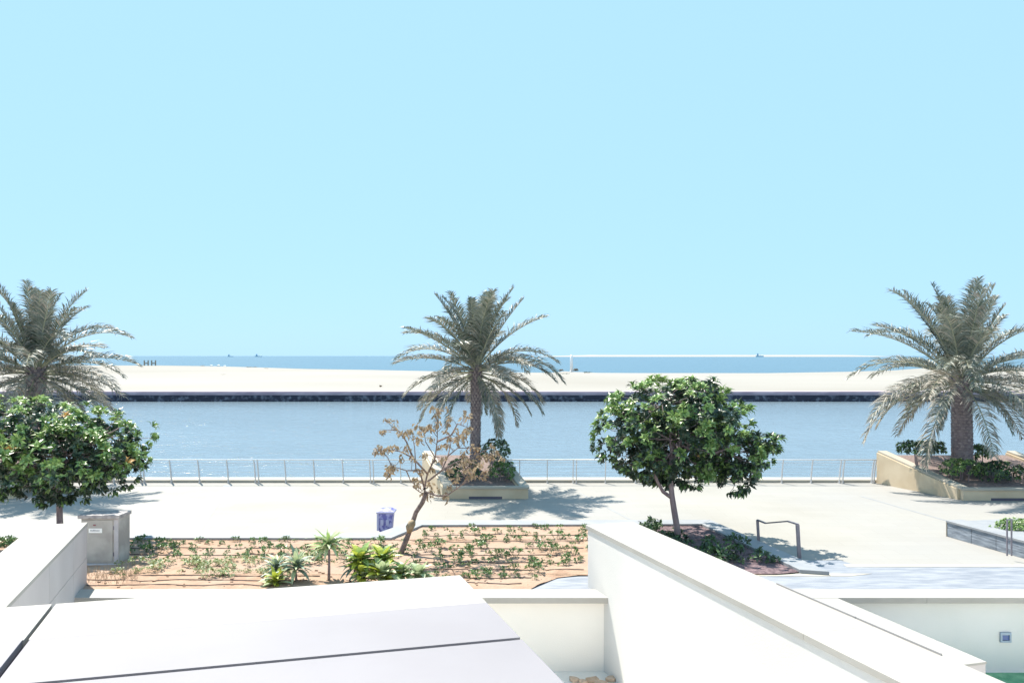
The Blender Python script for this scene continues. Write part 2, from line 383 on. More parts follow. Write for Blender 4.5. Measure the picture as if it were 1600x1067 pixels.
# panel joints
g = .042
for nm, s0, s1, o0, o1, mm in [('edge_panel', 0, sj-g*.6, 0, bw-.002, 'white'), ('edge_panel', sj+g*.6, 16, 0, bw-.002, 'white'),
        ('roof_panel', 0, sj-g, bw, seam-g, 'greypanel'), ('roof_panel', 0, sj-g, seam+g, 8, 'greypanel'), ('roof_panel', sj+g, 16, bw, 8, 'greypanel')]:
    b = MB(); b.prism(rq(s0, s1, o0, o1), 2.2, 2.3); b.obj(nm, M[mm], Tr, bevel=.004)
b = MB(); b.prism(rq(.03, 15.9, .03, 7.9), 2.0, 2.17); b.obj('roof_deck', M['grout'], Tr)
b = MB(); b.prism(rq(.25, 15.7, .3, 7.7), -1.5, 1.997); b.obj('wall', M['render'], Tr)

# unseen pale villa front behind the viewpoint, added to bounce sun onto shaded walls
Tv = thing('unseen_villa', (0, -3, -1.5), 'unseen pale villa front behind the viewpoint with large dark windows', 'house')
vd = Vector((1, .284, 0)).normalized(); vn = Vector((-.284, 1, 0)).normalized(); V0 = Vector((0, -2.2, 0))
def VP(s, o): q = V0+vd*s+vn*o; return (q.x, q.y)
def vbox(nm, s0, s1, o0, o1, z0, z1, m): b = MB(); b.prism([VP(s0, o0), VP(s1, o0), VP(s1, o1), VP(s0, o1)], z0, z1); return b.obj(nm, m, Tv)
vbox('wall', -22, 22, -8, 0, -1.5, 11.2, M['render']); vbox('roof', -22.4, 22.4, -8.4, .4, 11.203, 11.5, M['white'])
for k in range(7):
    for z0 in (-.9, 4.6, 8.0):
        s0 = -19+k*6
        wf = vbox('window', s0, s0+2.2, .003, .07, z0, z0+2.2, M['white']); vbox('pane', s0+.08, s0+2.12, .073, .085, z0+.08, z0+2.12, M['lampblue'])
vbox('balcony', -4, 4, .003, 1.2, 3.9, 4.1, M['white'])

# ------------------------------------------------------------------ railing along the quay
def railing(x0, x1, label, xs_posts):
    t = thing('railing', ((x0+x1)/2, 39.2, 0), label, 'railing', 'steel railings along the quay')
    def prof(z): return 39.28-.26*(z/1.08)**1.8
    b = MB(); b.tube([(x0, prof(1.08)-.02, 1.10), (x1, prof(1.08)-.02, 1.10)], .026, 8); b.obj('handrail', M['whitep'], t, smooth=True)
    for z in (.2, .36, .52, .68, .84, .96):
        b = MB(); b.tube([(x0, prof(z)-.0, z), (x1, prof(z)-.0, z)], .011 if z > .9 else .005, 5); b.obj('cable', M['steel'], t)
    for x in xs_posts:
        offs = (-.035, .035) if (round(x*100) % 7 == 0) else (0,)
        b = MB(); 
        n = 8
        for dx in POSTD.get(x, (0,)):
            pr = [(prof(1.07*i/n), 1.07*i/n+.004, .075-.03*i/n) for i in range(n+1)]
            for (y0, z0, w0), (y1, z1, w1) in zip(pr, pr[1:]):
                vs = []
                for (yy, zz, ww) in ((y0, z0, w0), (y1, z1, w1)):
                    vs += [(x+dx-.018, yy-ww, zz), (x+dx+.018, yy-ww, zz), (x+dx+.018, yy+ww, zz), (x+dx-.018, yy+ww, zz)]
                i0 = len(b.v); b.v += vs
                for j in range(4): b.f.append((i0+j, i0+(j+1) % 4, i0+4+(j+1) % 4, i0+4+j)); b.m.append(0)
            b.box((x+dx-.05, 39.2, .004), (x+dx+.05, 39.38, .02))
        b.obj('post', M['steel'], t)
POSTD = {}
def posts(u_list, dbl):
    r = []
    for u in u_list:
        x = (u-800)/F*39.2; r.append(x)
        if u in dbl: POSTD[x] = (-.075, .075)
    return r
d1 = (-50, 132+0, 401, 665); 
railing(-40, -3.6, 'long steel cable railing at the water left of the middle palm', posts([-500, -455, -410, -365, -320, -275, -230, -185, -140, -95, -50, -5, 42, 87, 132, 177, 222, 267, 311, 356, 401, 446, 491, 536, 581, 626, 665], (-320, -140, 42, 222-0, 401, 581)))
railing(-.4, 16.55-.02, 'steel cable railing with curved posts between the middle palm and the right palm', posts([812, 855, 898, 946, 993, 1040, 1086, 1131, 1176, 1222, 1268, 1315, 1363, 1366.5], (898, 1131, 1315)))
railing(21.6, 45, 'steel cable railing glimpsed behind shrubs at the far right edge', posts([1545, 1590, 1635, 1680, 1725, 1770, 1815, 1860, 1905, 1950, 2000, 2050, 2100, 2150, 2200, 2250, 2300, 2340], (1635, 1815)))

# ------------------------------------------------------------------ stone planters
def planter(xl, xr, yf, slot, label, hf=.5, hb=1.48, yb=39.3):
    t = thing('planter', ((xl+xr)/2, (yf+yb)/2, 0), label, 'planter', 'cream stone palm planters by the railing')
    dy = yb-yf; sx = AX*dy; th = .32
    # sides and front as walls with coping
    b = MB()
    b.prism([(xl, yf+.03), (xr, yf+.03), (xr, yf+th), (xl, yf+th)], .004, hf-.09); b.obj('front_wall', M['cream'], t)
    b = MB(); b.box((slot[0], yf+.024, .006), (slot[1], yf+.0295, .105)); b.obj('recess', M['grout'], t)
    for x, sg in ((xl, 1), (xr, -1)):
        a = (x+AX*th, yf+th+.002); c = (x+sx, yb); w = th*sg
        q = [a, c, (c[0]+w, c[1]), (a[0]+w, a[1])]
        z0 = .004; zz = [hf-.09, hb-.09, hb-.09, hf-.09]
        if sg == 1: q = q[::-1]; zz = zz[::-1]
        b = MB(); b.prism(q, z0, zz); b.obj('side_wall', M['cream'], t)
        e = .04*sg
        q = [(x-e, yf+th+.003), (x-e+AX*(yb-yf-th), yb+.02), (x+w+e+AX*(yb-yf-th), yb+.02), (x+w+e, yf+th+.003)]
        f = th/dy; z1 = [hf+(hb-hf)*f*0, hb, hb, hf]
        if sg == 1: q = q[::-1]; z1 = z1[::-1]
        b = MB(); b.prism(q, [z-.087 for z in z1], z1); b.obj('coping_stone', M['strip'], t, bevel=.006)
    b = MB(); b.box((xl-.04, yf-.02, hf-.087), (xr+.04, yf+th, hf)); b.obj('coping_stone', M['strip'], t, bevel=.006)
    q = [(xl+.3, yf+.3), (xr-.3, yf+.3), (xr-.3+sx, yb), (xl+.3+sx, yb)]
    b = MB(); b.prism(q, .004, [hf-.12, hf-.12, hb-.2, hb-.2]); b.obj('soil', M['deadbark'], t)
planter(-24.5, -20.25, 34.9, (-21.6, -20.5), 'cream stone planter at the left edge under the left palm')
planter(-2.75, .66, 34.9, (-1.75, -.4), 'cream stone planter in the middle under the slender palm')
planter(18.1, 24.3, 34.5, (19.2, 22.5), 'large cream stone planter at the right with a side wall rising to the railing')

# ------------------------------------------------------------------ palms
def frond(hub, az, e0, L, droop, dry, parent, wid=1.0, twist=0):
    N = 14; p = Vector(hub); pts = [p.copy()]; e = e0
    h = Vector((math.cos(az), math.sin(az), 0)); dirs = []
    for i in range(N):
        t = i/N; e = e0-droop*(t**1.35)
        e = max(e, math.radians(-88)); d = h*math.cos(e)+Vector((0, 0, 1))*math.sin(e); p = p+d*(L/N); pts.append(p.copy()); dirs.append(d)
    b = MB(); b.slot = 0
    b.tube(pts, [.035*(1-.85*i/N)+.004 for i in range(N+1)], 4, False)
    side = Vector((-h.y, h.x, 0)); nl = 78
    for i in range(nl):
        t = .16+.84*(i+R.uniform(-.3, .3))/nl; t = min(max(t, .1), .995)
        k = min(int(t*N), N-1); q = pts[k].lerp(pts[k+1], t*N-k); d = dirs[k]; up = side.cross(d)
        if up.z < 0: up = -up
        prof = math.sin(math.pi*min(1, (.12+t*.86)))**.6; ll = (.70*prof+.12)*L/4*wid
        for sg in (-1, 1):
            lv = R.uniform(.25, .95); fw = R.uniform(.55, .95)+t*.4
            dd = (side*sg+d*fw+up*lv).normalized()
            if dd.z < .25 and R.random() < .5: dd = (dd+Vector((0, 0, -.25))).normalized()
            m = ll*R.uniform(.65, 1.12); mid = q+dd*m*.5; tip = q+(dd+Vector((0, 0, -.22-.2*R.random()))).normalized()*m
            wv = dd.cross(up).normalized()*.5+up*R.uniform(-.5, .5); wv = wv.normalized()*.021*wid
            b.slot = 2 if R.random() < dry else (1 if R.random() < .8 else 3)
            b.face([q-wv*.5, mid-wv, tip, mid+wv, q+wv*.5])
    o = b.obj('frond', [M['rachis'], M['fr1'], M['fr3'], M['fr2']], parent)
    return o
def palm(x, y, zb, zh, L, tr, n, label, lean=0, grey=.25, seed=1):
    R.seed(seed)
    t = thing('date_palm', (x, y, zb), label, 'palm tree', 'date palms in the quay planters')
    b = MB(); K = 26; pts = []; rad = []
    for i in range(K+1):
        f = i/K; pts.append((x+lean*(f-1), y, zb-.3+(zh-zb+.3)*f)); rad.append(tr*(1.08-.12*f+.14*math.exp(-((f-.9)/.12)**2)+.03*(i % 2)))
    b.tube(pts, rad, 14); b.obj('trunk', M['palmtrunk'], t, smooth=True)
    b = MB(); rows = int((zh-zb)/.13)
    for r in range(rows):
        f = r/rows; z = zb+(zh-zb)*f; rr = tr*(1.0-.1*f+.12*math.exp(-((f-.9)/.12)**2)); nn = 11
        for j in range(nn):
            a = 2*math.pi*(j+.5*(r % 2))/nn+R.uniform(-.08, .08); d = Vector((math.cos(a), math.sin(a), 0)); s = Vector((-d.y, d.x, 0))*tr*.24
            c = Vector((x+lean*(f-1), y, z)); ou = .035+.05*f+(.10 if f > .8 else 0)*R.random()
            p0 = c+d*rr*.93-s; p1 = c+d*rr*.93+s; p2 = c+d*(rr+ou)+s*.6+Vector((0, 0, .16)); p3 = c+d*(rr+ou)-s*.6+Vector((0, 0, .16)); p4 = c+d*rr*.9+Vector((0, 0, .2))
            b.face([p0, p1, p2, p3]); b.face([p3, p2, p4])
    b.obj('leaf_bases', M['palmstub'], t); b = None
    hub = Vector((x, y, zh))
    for i in range(n):
        f = i/(n-1); az = i*2.39996+R.uniform(-.45, .45)
        if f < .30: e0 = math.radians(87-f/.30*25+R.uniform(-6, 6)); dr = math.radians(R.uniform(10, 45)); ll = L*R.uniform(.66, .90)
        elif f < .62: e0 = math.radians(60-(f-.30)/.32*38+R.uniform(-9, 9)); dr = math.radians(R.uniform(25, 95)); ll = L*R.uniform(.85, 1.0)
        else: e0 = math.radians(24-(f-.62)/.38*50+R.uniform(-12, 12)); dr = math.radians(R.uniform(40, 75)); ll = L*R.uniform(.78, 1.02)
        st = hub+Vector((math.cos(az), math.sin(az), 0))*tr*.5+Vector((0, 0, .15-.55*f))
        frond(st, az, e0, ll, dr, grey+(.45 if f > .66 else 0), t, wid=1.0)
    for i in range(5):
        az = i*1.256+R.uniform(-.3, .3); frond(hub+Vector((math.cos(az), math.sin(az), 0))*tr*.8+Vector((0, 0, -.5)), az, math.radians(R.uniform(-35, -10)), L*R.uniform(.5, .7), math.radians(55), .2, t, wid=.7)
palm(-1.55, 37.3, .8, 5.4, 4.15, .215, 46, 'slender grey green date palm in the middle planter', lean=.05, grey=.12, seed=11)
palm(19.3, 37.0, .9, 4.95, 5.0, .41, 56, 'large thick trunked date palm in the right planter', lean=-.05, grey=.18, seed=5)
palm(-20.55, 37.2, .8, 5.3, 4.35, .36, 54, 'left date palm behind the rounded leafy tree', lean=.05, grey=.25, seed=23)

# ------------------------------------------------------------------ leafy trees
def leaf(b, p, d, up, ln, wd, curl=.25):
    s = d.cross(up); s = s.normalized() if s.length > 1e-4 else Vector((1, 0, 0)); n = s.cross(d).normalized()
    if n.z < 0: n = -n
    m = p+d*ln*.62+n*ln*.05; t = p+d*ln-n*ln*curl; fold = n*wd*.22
    i = len(b.v)
    b.v += [tuple(p), tuple(m-s*wd*.5+fold), tuple(t), tuple(m+s*wd*.5+fold), tuple(m)]
    for f in ((0, 4, 1), (1, 4, 2), (0, 3, 4), (3, 2, 4)): b.f.append(tuple(i+k for k in f)); b.m.append(b.slot)
def rosette(b, p, d, r, n, wd, slots, spread=(.25, 1.1)):
    d = d.normalized(); a = d.orthogonal().normalized(); c = d.cross(a)
    for k in range(n):
        th = k*2.39996+R.uniform(-.3, .3); f = (k+.5)/n; o = spread[0]+(spread[1]-spread[0])*f
        v = (a*math.cos(th)+c*math.sin(th))*math.sin(o*1.35)+d*math.cos(o*1.35)
        b.slot = R.choice(slots); leaf(b, p, v.normalized(), d, r*R.uniform(.8, 1.15), wd*R.uniform(.8, 1.15))
def limb(b, p0, p1, r0, r1, wig=.08, n=6):
    pts = []; 
    for i in range(n+1):
        t = i/n; q = p0.lerp(p1, t)+(rv(wig) if 0 < i < n else Vector((0, 0, 0))); pts.append(q)
    b.tube(pts, [r0+(r1-r0)*i/n for i in range(n+1)], 6, True); return pts
def leafy(x, y, zb, trunk, lobes, dens, label, seed, gaps=.0):
    R.seed(seed)
    t = thing('leafy_tree', (x, y, zb), label, 'tree', 'round leafy trees in the planted bed')
    b = MB(); tp = [Vector(p) for p in trunk]; b.tube([p for p in tp], [.105-.035*i/(len(tp)-1) for i in range(len(tp))], 10)
    top = tp[-1]
    for c, r in lobes: 
        limb(b, top-Vector((0, 0, R.uniform(0, .3))), Vector(c), .05, .015, .12)
    b.obj('trunk', M['bark'], t, smooth=True)
    tw = MB(); b = MB()
    for c, r in lobes:
        c = Vector(c); n = int(dens*(r[0]*r[2]+r[1]*r[2]+r[0]*r[1])/3)
        for k in range(n):
            d = rv(); 
            while d.length > 1 or d.length < .1: d = rv()
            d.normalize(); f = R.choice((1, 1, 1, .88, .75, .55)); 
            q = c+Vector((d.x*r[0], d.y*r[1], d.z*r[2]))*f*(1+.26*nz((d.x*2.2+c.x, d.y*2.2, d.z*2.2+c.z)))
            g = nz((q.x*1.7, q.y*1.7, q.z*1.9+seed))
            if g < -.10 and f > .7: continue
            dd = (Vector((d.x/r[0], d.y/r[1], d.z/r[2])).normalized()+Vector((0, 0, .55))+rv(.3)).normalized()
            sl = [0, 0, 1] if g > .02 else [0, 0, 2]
            if d.z < -.3: sl = [0, 2, 2]  # crown shade painted in: undersides and inner leaves take deep green
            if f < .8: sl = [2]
            elif d.z > .5 and g > -.02: sl = [0, 1, 1]  # sunlight painted in: lighter leaf colours on the crown tops
            if R.random() < .004: sl = [3, 3, 1]
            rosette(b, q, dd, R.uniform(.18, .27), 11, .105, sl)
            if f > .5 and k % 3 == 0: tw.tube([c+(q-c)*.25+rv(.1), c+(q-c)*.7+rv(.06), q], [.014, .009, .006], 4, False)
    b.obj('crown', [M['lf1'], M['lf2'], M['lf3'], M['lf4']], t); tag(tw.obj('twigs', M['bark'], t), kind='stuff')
YR = 26.1
def e(u, v, Y=YR): return tuple(at_y(u, v, Y))
def lobe(u, v, Y, du, dv, dd): k = Y/F; return (tuple(at_y(u, v, Y)), (du*k, dd, dv*k))
leafy(5.04, YR, .2, [e(1060, 850), e(1058, 825), e(1053, 795), e(1050, 775), e(1047, 745), e(1050, 715)],
      [lobe(1035, 632, 26.7, 82, 38, 2.2), lobe(1108, 655, 26.7, 62, 45, 2.1), lobe(985, 680, 26.7, 58, 52, 1.5), lobe(1060, 690, 26.1, 75, 45, 1.5), lobe(1130, 705, 26.7, 55, 42, 1.4),
       lobe(1160, 715, 26.7, 42, 28, .9), lobe(1085, 612, 26.7, 42, 22, 1.0), lobe(1010, 715, 26.7, 50, 28, 1.2), lobe(1152, 742, 26.7, 42, 26, .9), lobe(1188, 692, 26.7, 34, 18, .6), lobe(1060, 740, 26.7, 60, 20, 1.0), lobe(1075, 672, 28.4, 75, 40, 1.3)],
      130, 'spreading leafy tree with two stems standing right of centre in the bed', 3)
b_t = bpy.data.objects['leafy_tree']
b = MB(); b.tube([e(1050, 778), e(1036, 768), e(1027, 752), e(1020, 730)], [.06, .055, .05, .04], 8); b.obj('branch', M['bark'], b_t, smooth=True)
YL = 25.4
leafy(-13.35, YL, .22, [e(94, 862, YL), e(94, 830, YL), e(93, 800, YL), e(92, 765, YL), e(95, 720, YL)],
      [lobe(60, 668, YL, 95, 42, 1.7), lobe(150, 690, YL, 68, 48, 2.0), lobe(30, 720, YL-.3, 60, 52, 1.5), lobe(110, 715, YL-.5, 80, 50, 1.6), lobe(170, 722, YL, 42, 42, 1.9), lobe(0, 670, YL, 60, 45, 1.5), lobe(90, 760, YL, 62, 26, 1.1), lobe(-20, 720, YL, 45, 40, 1.2)],
      122, 'dense round leafy tree at the left edge beside the grey cabinet', 8)

# ------------------------------------------------------------------ withered tree
R.seed(31)
YD = 24.3
def dd_(u, v, dy=0): return at_y(u, v, YD+dy)
t = thing('withered_tree', (dd_(620, 880).x, YD, .22), 'small withered tree with dry brown leaves and a crooked trunk', 'tree')
b = MB(); tr = [(620, 880), (627, 862), (636, 840), (644, 818), (650, 800), (660, 785), (665, 772), (663, 762)]
b.tube([dd_(*p) for p in tr], [.085, .08, .075, .07, .065, .065, .065, .06], 9); b.obj('trunk', M['deadbark'], t, smooth=True)
b = MB(); b.tube([dd_(639, 832, -.02), dd_(640, 824, -.04), dd_(644, 817, -.05), dd_(647, 812, -.03)], [.06, .12, .11, .05], 9); b.obj('tree_tie', M['dry1'], t, smooth=True)
br = MB(); lf = MB()
def hang(q, n):
    for k in range(n):
        d = (Vector((0, 0, -1))+rv(.9)).normalized(); lf.slot = R.choice((0, 0, 0, 1))
        leaf(lf, q+rv(.06), d, rv().normalized(), R.uniform(.11, .20), R.uniform(.055, .085), curl=R.uniform(-.3, .5))
limbs = [[(663, 762), (655, 735), (635, 735), (612, 728)], [(663, 762), (668, 740), (680, 715), (683, 690), (684, 660)], [(668, 740), (645, 715), (625, 705), (602, 702)], [(612, 728), (606, 715), (596, 703)],
         [(645, 715), (635, 690), (622, 672), (600, 672)], [(650, 735), (648, 700), (643, 672)], [(683, 690), (705, 680), (715, 662), (732, 668)], [(668, 752), (690, 735), (700, 712), (715, 700), (745, 700)],
         [(690, 735), (712, 722), (735, 716), (755, 705), (768, 712)], [(664, 768), (685, 775), (700, 773), (722, 757), (740, 740)], [(722, 757), (735, 750), (755, 742)], [(700, 712), (705, 690), (728, 672)], [(680, 715), (665, 690), (662, 668)], [(712, 722), (725, 735), (750, 722)], [(635, 735), (642, 752), (662, 768)], [(605, 730), (606, 738)], [(645, 760), (655, 768), (668, 775)], [(684, 660), (680, 648)]]
for li in limbs:
    dy0 = R.uniform(-.9, .9) if li[0][0] < 690 else R.uniform(-.7, .7); n = len(li)
    pts = [dd_(u, v, dy0*i/(n-1)) for i, (u, v) in enumerate(li)]
    r0 = .032 if n > 3 else .02
    br.tube(pts, [r0*(1-.7*i/(n-1)) for i in range(n)], 5)
    for a, c in zip(pts[1:], pts[2:] or pts[1:]):
        for k in range(3):
            s = a.lerp(c, R.random()); q = s+Vector((R.uniform(-.32, .32), R.uniform(-.35, .35), R.uniform(-.05, .35)))
            br.tube([s, s.lerp(q, .5)+rv(.04), q], [.010, .008, .005], 4, False)
            if q.z > 1.75: hang(q, R.choice((6, 8, 11)))
    if pts[-1].z > 1.6: hang(pts[-1], 14)
br.obj('branches', M['deadbark'], t); lf.obj('dry_leaves', [M['dry1'], M['dry2']], t)

# ------------------------------------------------------------------ shrubs
def shrub(name, c, r, n, size, mats, label, stems=True, group=None, cat='shrub'):
    c = Vector(c); t = thing(name, (c.x, c.y, c.z-r[2]), label, cat, group); b = MB()
    for k in range(n):
        d = rv()
        while d.length > 1 or d.length < .1: d = rv()
        d.normalize(); d.z = d.z if d.z > -.6 else -d.z
        f = R.choice((1, 1, .9, .7)); q = c+Vector((d.x*r[0], d.y*r[1], d.z*r[2]))*f*(1+.22*nz((d.x*2+c.x, d.y*2, d.z*2)))
        if nz((q.x*3, q.y*3, q.z*3)) < -.25: continue
        rosette(b, q, (d+Vector((0, 0, .6))+rv(.4)).normalized(), size*R.uniform(.7, 1.2), 7, size*.5, list(range(len(mats))))
    b.obj('foliage', mats, t)
    if stems:
        b = MB()
        for k in range(6): 
            q = c+Vector((R.uniform(-.6, .6)*r[0], R.uniform(-.5, .5)*r[1], 0)); b.tube([Vector((q.x*.7+c.x*.3, q.y, c.z-r[2]-.45)), q], [.025, .012], 5)
        tag(b.obj('stems', M['bark'], t), kind='stuff')
def Y_(u, v, Y): return tuple(at_y(u, v, Y))
L1, L2, L3_ = M['lf1'], M['lf2'], M['lf3']
shrub('shrub', Y_(775, 704, 36.8), (.62, .6, .5), 260, .11, [L3_, L3_, L1], 'dark rounded shrub just right of the middle palm trunk')
shrub('shrub', Y_(785, 736, 36.0), (.55, .5, .42), 200, .11, [L1, L3_, L1], 'green shrub in the right front corner of the middle planter')
shrub('shrub', Y_(723, 735, 36.2), (.7, .6, .5), 240, .11, [L3_, L3_, L1], 'dark shrub behind the withered tree at the foot of the middle palm')
shrub('shrub', Y_(1440, 700, 37.2), (1.05, .5, .28), 200, .15, [L1, L3_, L3_], 'leggy dark green shrub left of the thick palm trunk')
shrub('shrub', Y_(1530, 708, 37.4), (.5, .5, .3), 110, .15, [L1, L3_], 'small dark shrub just right of the thick palm trunk')
shrub('shrub', Y_(1500, 731, 35.9), (.75, .6, .38), 240, .12, [L1, L2, L1, L3_], 'lighter green mounded shrub in front of the thick palm trunk')
shrub('shrub', Y_(1562, 738, 36.0), (1.0, .7, .42), 320, .12, [L3_, L3_, L1], 'wide dark shrub filling the front of the right planter')
shrub('shrub', Y_(1640, 735, 36.2), (.9, .7, .42), 200, .12, [L3_, L1], 'dark shrub continuing past the right edge in the right planter')
shrub('shrub', Y_(20, 738, 36.2), (.9, .6, .4), 200, .12, [L3_, L1], 'dark shrub below the left palm behind the leafy tree')

# ------------------------------------------------------------------ seedlings and drip hoses
R.seed(77)
def seedling_mesh(mats, k, h):
    b = MB()
    for s in range(k):
        d = (Vector((R.uniform(-1, 1), R.uniform(-1, 1), R.uniform(.3, 1.4)))).normalized(); p = Vector((R.uniform(-.07, .07), R.uniform(-.07, .07), 0))
        b.tube([p, p+d*h*.6], .004, 3, False); rosette(b, p+d*h*.6, d, h*.45, 5, h*.22, list(range(len(mats))))
    return b.mesh('seedling', mats)
sm = [seedling_mesh([M['seed'], M['lf1']], R.randint(4, 8), R.uniform(.16, .26)) for _ in range(6)]
sy = [seedling_mesh([M['seedy'], M['palegr']], R.randint(4, 8), R.uniform(.18, .26)) for _ in range(4)]
sdk = [seedling_mesh([M['lf3'], M['seed']], R.randint(6, 9), R.uniform(.24, .34)) for _ in range(4)]
sg = 'young plants set out in rows in the orange soil bed'
def place_seed(u, v, kind, sc_=1.0):
    p = at_z(u, v, .24)
    if not inside((p.x, p.y), bed): return
    me = R.choice({'g': sm, 'y': sy, 'd': sdk}[kind]); o = bpy.data.objects.new('seedling', me); col.objects.link(o)
    o.location = (p.x, p.y, soil_z(p.x, p.y)-.01); o.rotation_euler = (0, 0, R.uniform(0, 6.28)); s = sc_*R.choice((.6, .8, .9, 1.0, 1.2, 1.5)); o.scale = (s, s, s)
    if kind == 'g':
        if u < 60: where = 'beyond the left wall at the left edge of the photo'
        else:
            dist = 'farthest' if v < 850 else ('far' if v < 862 else ('middle' if v < 878 else 'nearest'))
            side = 'between the grey cabinet and the tall spiky plant' if u < 500 else ('between the tall spiky plant and the withered trunk' if u < 640 else ('just right of the withered trunk' if u < 780 else 'against the tall oblique wall'))
            if u >= 640 and v < 840: dist = 'very back'
            where = 'in the '+dist+' rows '+side
        lab = 'small green young plant '+where
    elif kind == 'y': lab = 'yellowish young plant '+('beside the cabinet' if u < 300 else 'in front of the left cluster of spiky plants')+', low in the orange bed'
    else: lab = 'dark young plant in shaded soil '+('left of' if u < 1058 else 'right of')+' the two stemmed leafy trunk'
    lab = ' '.join(lab.split()[:16]); tag(o, lab, 'seedling', lab.replace('young plant', 'young plants').replace('small green', 'green'))
for v in range(848, 905, 8):
    u = 185+R.uniform(0, 15)
    while u < 920:
        if R.random() < .88 and not (v > 885 and 200 < u < 560) and not (v > 880 and u > 850):
            k = 'y' if (u < 480 and v > 875 and R.random() < .8) else 'g'
            place_seed(u+R.uniform(-5, 5), v+R.uniform(-3, 3), k)
        u += 17+R.uniform(0, 12)
for v in (826, 834, 842):
    u = 655+R.uniform(0, 10)
    while u < 920: 
        if R.random() < .85: place_seed(u+R.uniform(-4, 4), v+R.uniform(-2.5, 2.5), 'g')
        u += 15+R.uniform(0, 8)
for k in range(34): place_seed(R.uniform(190, 470), R.uniform(880, 902), 'y', .8)
for k in range(75):
    u = R.uniform(1000, 1235); v = R.uniform(826, 884)
    if v < 826+(u-1000)*.25 - 10 : continue
    place_seed(u, v, 'd', 1.0)
for k in range(14): place_seed(R.uniform(0, 22), R.uniform(845, 856), 'g')
def hose(v, u0, u1, lab):
    p = at_z(u0, v, .26); q = at_z(u1, v, .26); n = max(6, int((q.x-p.x)/.45)); pts = []; ph = R.uniform(0, 100)
    for i in range(n+1):
        r = p.lerp(q, i/n); y = r.y+.13*nz((r.x*.6, ph, 0))+.05*nz((r.x*2, ph, 5)); pts.append((r.x, y, soil_z(r.x, y)+.012+.02*max(0, nz((r.x*1.2, ph, 9)))))
    b = MB(); b.tube(pts, .011, 5); tag(b.obj('drip_hose', M['hose']), lab, 'hose', 'drip irrigation hoses in the soil bed')
for v, a, c, lab in [(855, 190, 600, 'farthest thin drip hose across the left half of the bed'), (866, 190, 900, 'drip hose crossing the whole bed behind the withered tree base'), (877, 650, 912, 'drip hose in the right half of the bed, just below mid depth'),
        (889, 640, 912, 'drip hose in the right half of the bed near the paved corner'), (913, 135, 410, 'drip hose lying in bare soil, nearest the white roof edge'), (905, 135, 480, 'drip hose in bare soil just in front of the cabinet foot'),
        (898, 200, 500, 'drip hose below the yellowish seedlings'), (845, 660, 912, 'drip hose between green rows right of the withered tree'), (835, 660, 912, 'farthest drip hose right of the withered tree'), (901, 700, 830, 'short drip hose under the withered tree shadow'), (911, 690, 815, 'short drip hose beside the right corner of the near roof'),
        (856, 690, 912, 'drip hose in the middle of the green rows at right')]:
    hose(v, a, c, lab)
# small stones and dry scraps on the bare soil
b = MB()
for k in range(260):
    x = R.uniform(-10.5, 1.2); y = R.uniform(20.6, 25.8); s = R.uniform(.012, .04); z = soil_z(x, y)
    if inside((x, y), bed): b.prism([(x-s, y-s*R.uniform(.5, 1)), (x+s, y-s*.7), (x+s*R.uniform(.6, 1), y+s), (x-s*.8, y+s*.6)], z-.01, z+s*.8)
tag(b.obj('soil_clods', M['soil']), kind='stuff', label=None)
b = MB(); 
for k in range(150):
    p = at_z(R.uniform(135, 215), R.uniform(893, 912), .24); d = Vector((R.uniform(-.6, .6), R.uniform(-.6, .6), 1)).normalized()
    b.tube([p, p+d*.12+rv(.02), p+d*R.uniform(.15, .28)+rv(.05)], [.004, .003, .002], 3, False)
tag(b.obj('dry_grass', M['dry1']), kind='stuff')

# ------------------------------------------------------------------ rosette plants near the roof edge
R.seed(5)
def big_leaf_mesh(ln, wd, curl, m):
    b = MB(); n = 5; L_ = []; 
    for i in range(n+1):
        t = i/n; x = ln*t*(1-.12*curl*t); z = ln*(.25*t-curl*t*t*.55); ww = wd*.5*math.sin(math.pi*min(1, .14+t*.86))**.8
        L_.append((Vector((x, -ww, z+ww*.35)), Vector((x, 0, z)), Vector((x, ww, z+ww*.35))))
    for a, c in zip(L_, L_[1:]):
        b.face([a[0], a[1], c[1], c[0]]); b.face([a[1], a[2], c[2], c[1]])
    return b.mesh('leaf', m, True)
def rosette_plant(name, top, base_z, n, ln, wd, mats, label, cat='plant', stem=.025, up=.9, lean=0):
    top = Vector(top); t = thing(name, (top.x, top.y, base_z), label, cat)
    b = MB(); b.tube([(lean, 0, 0), (lean*.4+R.uniform(-.03, .03), 0, (top.z-base_z)*.5), (0, 0, top.z-base_z)], [stem*1.3, stem, stem], 7); o = b.obj('stem', M['bark'], None, smooth=True); o.parent = t
    ms = [big_leaf_mesh(ln*R.uniform(.85, 1.1), wd, c, m) for m in mats for c in (.3, .7, 1.1)]
    for k in range(n):
        f = (k+.5)/n; az = k*2.39996; el = up*(1-f)*1.35-.25+R.uniform(-.12, .12)
        mw = Matrix.Translation((0, 0, top.z-base_z-.12*f)) @ Matrix.Rotation(az, 4, 'Z') @ Matrix.Rotation(-el, 4, 'Y') @ Matrix.Scale(R.uniform(.8, 1.1), 4)
        link_mesh('leaf', R.choice(ms), t, mw)
PG, BG, YG = [M['palegr']], [M['bluegr']], [M['yel']]
rosette_plant('spiky_plant', Y_(514, 849, 21.4), .25, 44, .62, .10, PG+[M['lf2']], 'tallest pale green spiky plant on a bare stem, left of the withered tree', stem=.03)
rosette_plant('spiky_plant', Y_(556, 880, 21.3), .25, 34, .52, .09, BG, 'dull blue green spiky plant just left of the yellow green clump', lean=-.15)
rosette_plant('spiky_plant', Y_(432, 884, 21.5), .25, 34, .54, .10, [M['bluegr'], M['palegr']], 'green spiky plant, farther of the cluster left of the tall spiky one')
